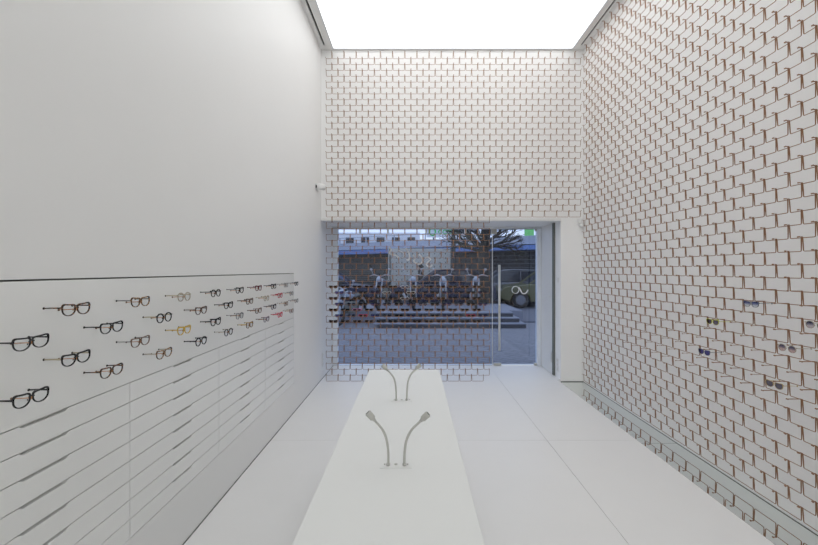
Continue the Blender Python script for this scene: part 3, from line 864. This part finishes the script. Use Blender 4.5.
# motorcycles
def motorcycle(body, name='motorcycle'):
    t = empty(name)
    for x in (-0.66, 0.66):
        w_ = MB().tube([(x + 0.27 * math.cos(2 * PI * i / 22), 0, 0.31 + 0.27 * math.sin(2 * PI * i / 22)) for i in range(22)], 0.045, 8, closed=True).build('wheel', 'tyre', t, True)
        s = MB(); s.tube([(x, -0.05, 0.31), (x, 0.05, 0.31)], 0.05, 10)
        for i in range(10):
            a = 2 * PI * i / 10; s.tube([(x, 0, 0.31), (x + 0.25 * math.cos(a), 0, 0.31 + 0.25 * math.sin(a))], 0.006, 4)
        s.build('spokes', 'chrome', w_)
    MB().ball((-0.12, 0, 0.78), 0.15, 14, 8, 1.7, 0.85, 0.8).build('fuel_tank', body, t, True)
    MB().prism([(0.02, 0.72), (0.75, 0.84), (0.78, 0.78), (0.45, 0.66), (0.05, 0.62)], -0.12, 0.12, 'y').build('seat', 'matt_black', t, bevel=0.03)
    MB().box(-0.25, 0.22, -0.13, 0.13, 0.28, 0.60).build('engine', 'grey_gap', t, bevel=0.05)
    fk = MB()
    for s in (-0.08, 0.08): fk.tube([(-0.66, s, 0.31), (-0.44, s, 0.90)], 0.022, 8)
    fk.build('fork', 'chrome', t, True)
    hb = MB(); hb.tube([(-0.26, -0.36, 0.98), (-0.38, -0.18, 1.02), (-0.42, 0, 0.96), (-0.38, 0.18, 1.02), (-0.26, 0.36, 0.98)], 0.016, 8)
    for s in (-1, 1): hb.tube([(-0.36, s * 0.22, 1.01), (-0.38, s * 0.27, 1.16)], 0.007, 5); hb.ball((-0.38, s * 0.28, 1.18), 0.05, 8, 5, 0.3, 1, 0.7)
    hb.build('handlebar', 'chrome', t, True)
    MB().ball((-0.52, 0, 0.88), 0.085, 12, 8).build('headlamp', 'bike_white', t, True)
    MB().tube([(-0.2, 0.15, 0.35), (0.1, 0.17, 0.25), (0.85, 0.2, 0.36)], [0.02, 0.03, 0.045], 10).build('exhaust', 'chrome', t, True)
    MB().tube([(0.66, 0, 0.31), (0.25, 0, 0.34)], 0.03, 6).build('swing_arm', 'grey_gap', t, True)
    fd = MB(); fd.tube([(0.66 + 0.34 * math.cos(a), 0, 0.31 + 0.34 * math.sin(a)) for a in (0.3, 0.8, 1.3, 1.8, 2.3)], 0.06, 6, flat=0.4)
    fd.tube([(-0.66 + 0.34 * math.cos(a), 0, 0.31 + 0.34 * math.sin(a)) for a in (0.8, 1.3, 1.8, 2.3)], 0.06, 6, flat=0.4); fd.build('mudguard', body, t, True)
    return t
b1 = motorcycle('bike_blue'); b2 = motorcycle('bike_white'); first = [b1, b2]; used = [False, False]
spots = [(-1.75, 11.0, 0.03, 1.25, 1, 'pale motorcycle on the pavement at the left edge of the window'),
         (-2.75, 12.4, 0.345, 1.0, 0, 'dark motorcycle farther back behind the pale one at the left'),
         (-0.95, 12.35, 0.345, 1.42, 0, 'dark blue motorcycle on the terrace left of the hoarding'),
         (-0.05, 12.4, 0.345, 1.66, 0, 'dark motorcycle on the terrace before the left half of the hoarding'),
         (0.95, 12.4, 0.345, 1.48, 1, 'grey motorcycle on the terrace before the right half of the hoarding'),
         (1.98, 12.35, 0.345, 1.40, 0, 'dark motorcycle on the terrace beside the tree, next to the door')]
for (x, y, z, a, s, lab) in spots:
    if used[s]: t = copy_tree(first[s])
    else: t = first[s]; used[s] = True
    t.location = (x, y, z); t.rotation_euler = (0, 0, a); tag(t, lab, 'motorcycle', 'parked motorcycles')

# person by the hoarding
def person(x, y, zg):
    t = empty('person', (x, y, zg), 1.2)
    def skinned(name, J, E, R, m_, root=0):
        me = bpy.data.meshes.new(name); me.from_pydata(J, E, []); o_ = bpy.data.objects.new(name, me); COL.objects.link(o_); me.materials.append(MATS[m_]); o_.parent = t
        md = o_.modifiers.new('skin', 'SKIN'); 
        for i, sv in enumerate(me.skin_vertices[0].data): sv.radius = R[i]; sv.use_root = (i == root)
        ss = o_.modifiers.new('sub', 'SUBSURF'); ss.levels = 1; ss.render_levels = 2; return o_
    J = [(0, 0, .90), (0, 0, 1.08), (0, 0, 1.30), (0, 0, 1.44), (0, .02, 1.53), (0, .02, 1.60), (.17, 0, 1.38), (.22, .03, 1.10), (.21, .12, .86), (-.17, 0, 1.38), (-.22, -.03, 1.10), (-.21, -.06, .86),
         (.09, 0, .86), (.10, .12, .48), (.10, .04, .08), (.10, .16, .04), (-.09, 0, .86), (-.10, -.02, .48), (-.10, -.18, .10), (-.10, -.08, .04)]
    E = [(0, 1), (1, 2), (2, 3), (3, 4), (4, 5), (2, 6), (6, 7), (7, 8), (2, 9), (9, 10), (10, 11), (0, 12), (12, 13), (13, 14), (14, 15), (0, 16), (16, 17), (17, 18), (18, 19)]
    R = [(.15, .10), (.14, .10), (.16, .11), (.07, .07), (.055, .055), (.085, .10), (.065, .065), (.045, .045), (.03, .03), (.065, .065), (.045, .045), (.03, .03),
         (.09, .10), (.06, .065), (.04, .045), (.035, .03), (.09, .10), (.06, .065), (.04, .045), (.035, .03)]
    skinned('body', J, E, R, 'dark_cloth')
    MB().ball((0, .025, 1.60), .095, 14, 10, .85, 1, 1.2).build('head', 'skin', t, True)
    MB().ball((0, .0, 1.64), .105, 14, 10, .9, 1, 1.0).build('hair', 'matt_black', t, True)
    for s, dy in ((1, .14), (-1, -.06)):
        hd = MB(); b_ = Vector((s * .21, dy, .84)); hd.ball(b_ + Vector((0, 0, -.03)), .04, 8, 6, .5, .9, 1.1)
        for k in range(4): hd.tube([b_ + Vector((0, -.025 + .017 * k, -.06)), b_ + Vector((0, -.022 + .017 * k, -.10)), b_ + Vector((-.01 * s, -.018 + .016 * k, -.13 + .008 * abs(k - 1.5)))], [.009, .008, .006], 6)
        hd.tube([b_ + Vector((0, .03, -.02)), b_ + Vector((-.01 * s, .05, -.06))], [.011, .008], 6); hd.build('hand', 'skin', t, True)
    tag(t, 'person in dark clothes walking past the grey hoarding across the street', 'person')
person(0.33, 17.2, 0.03)
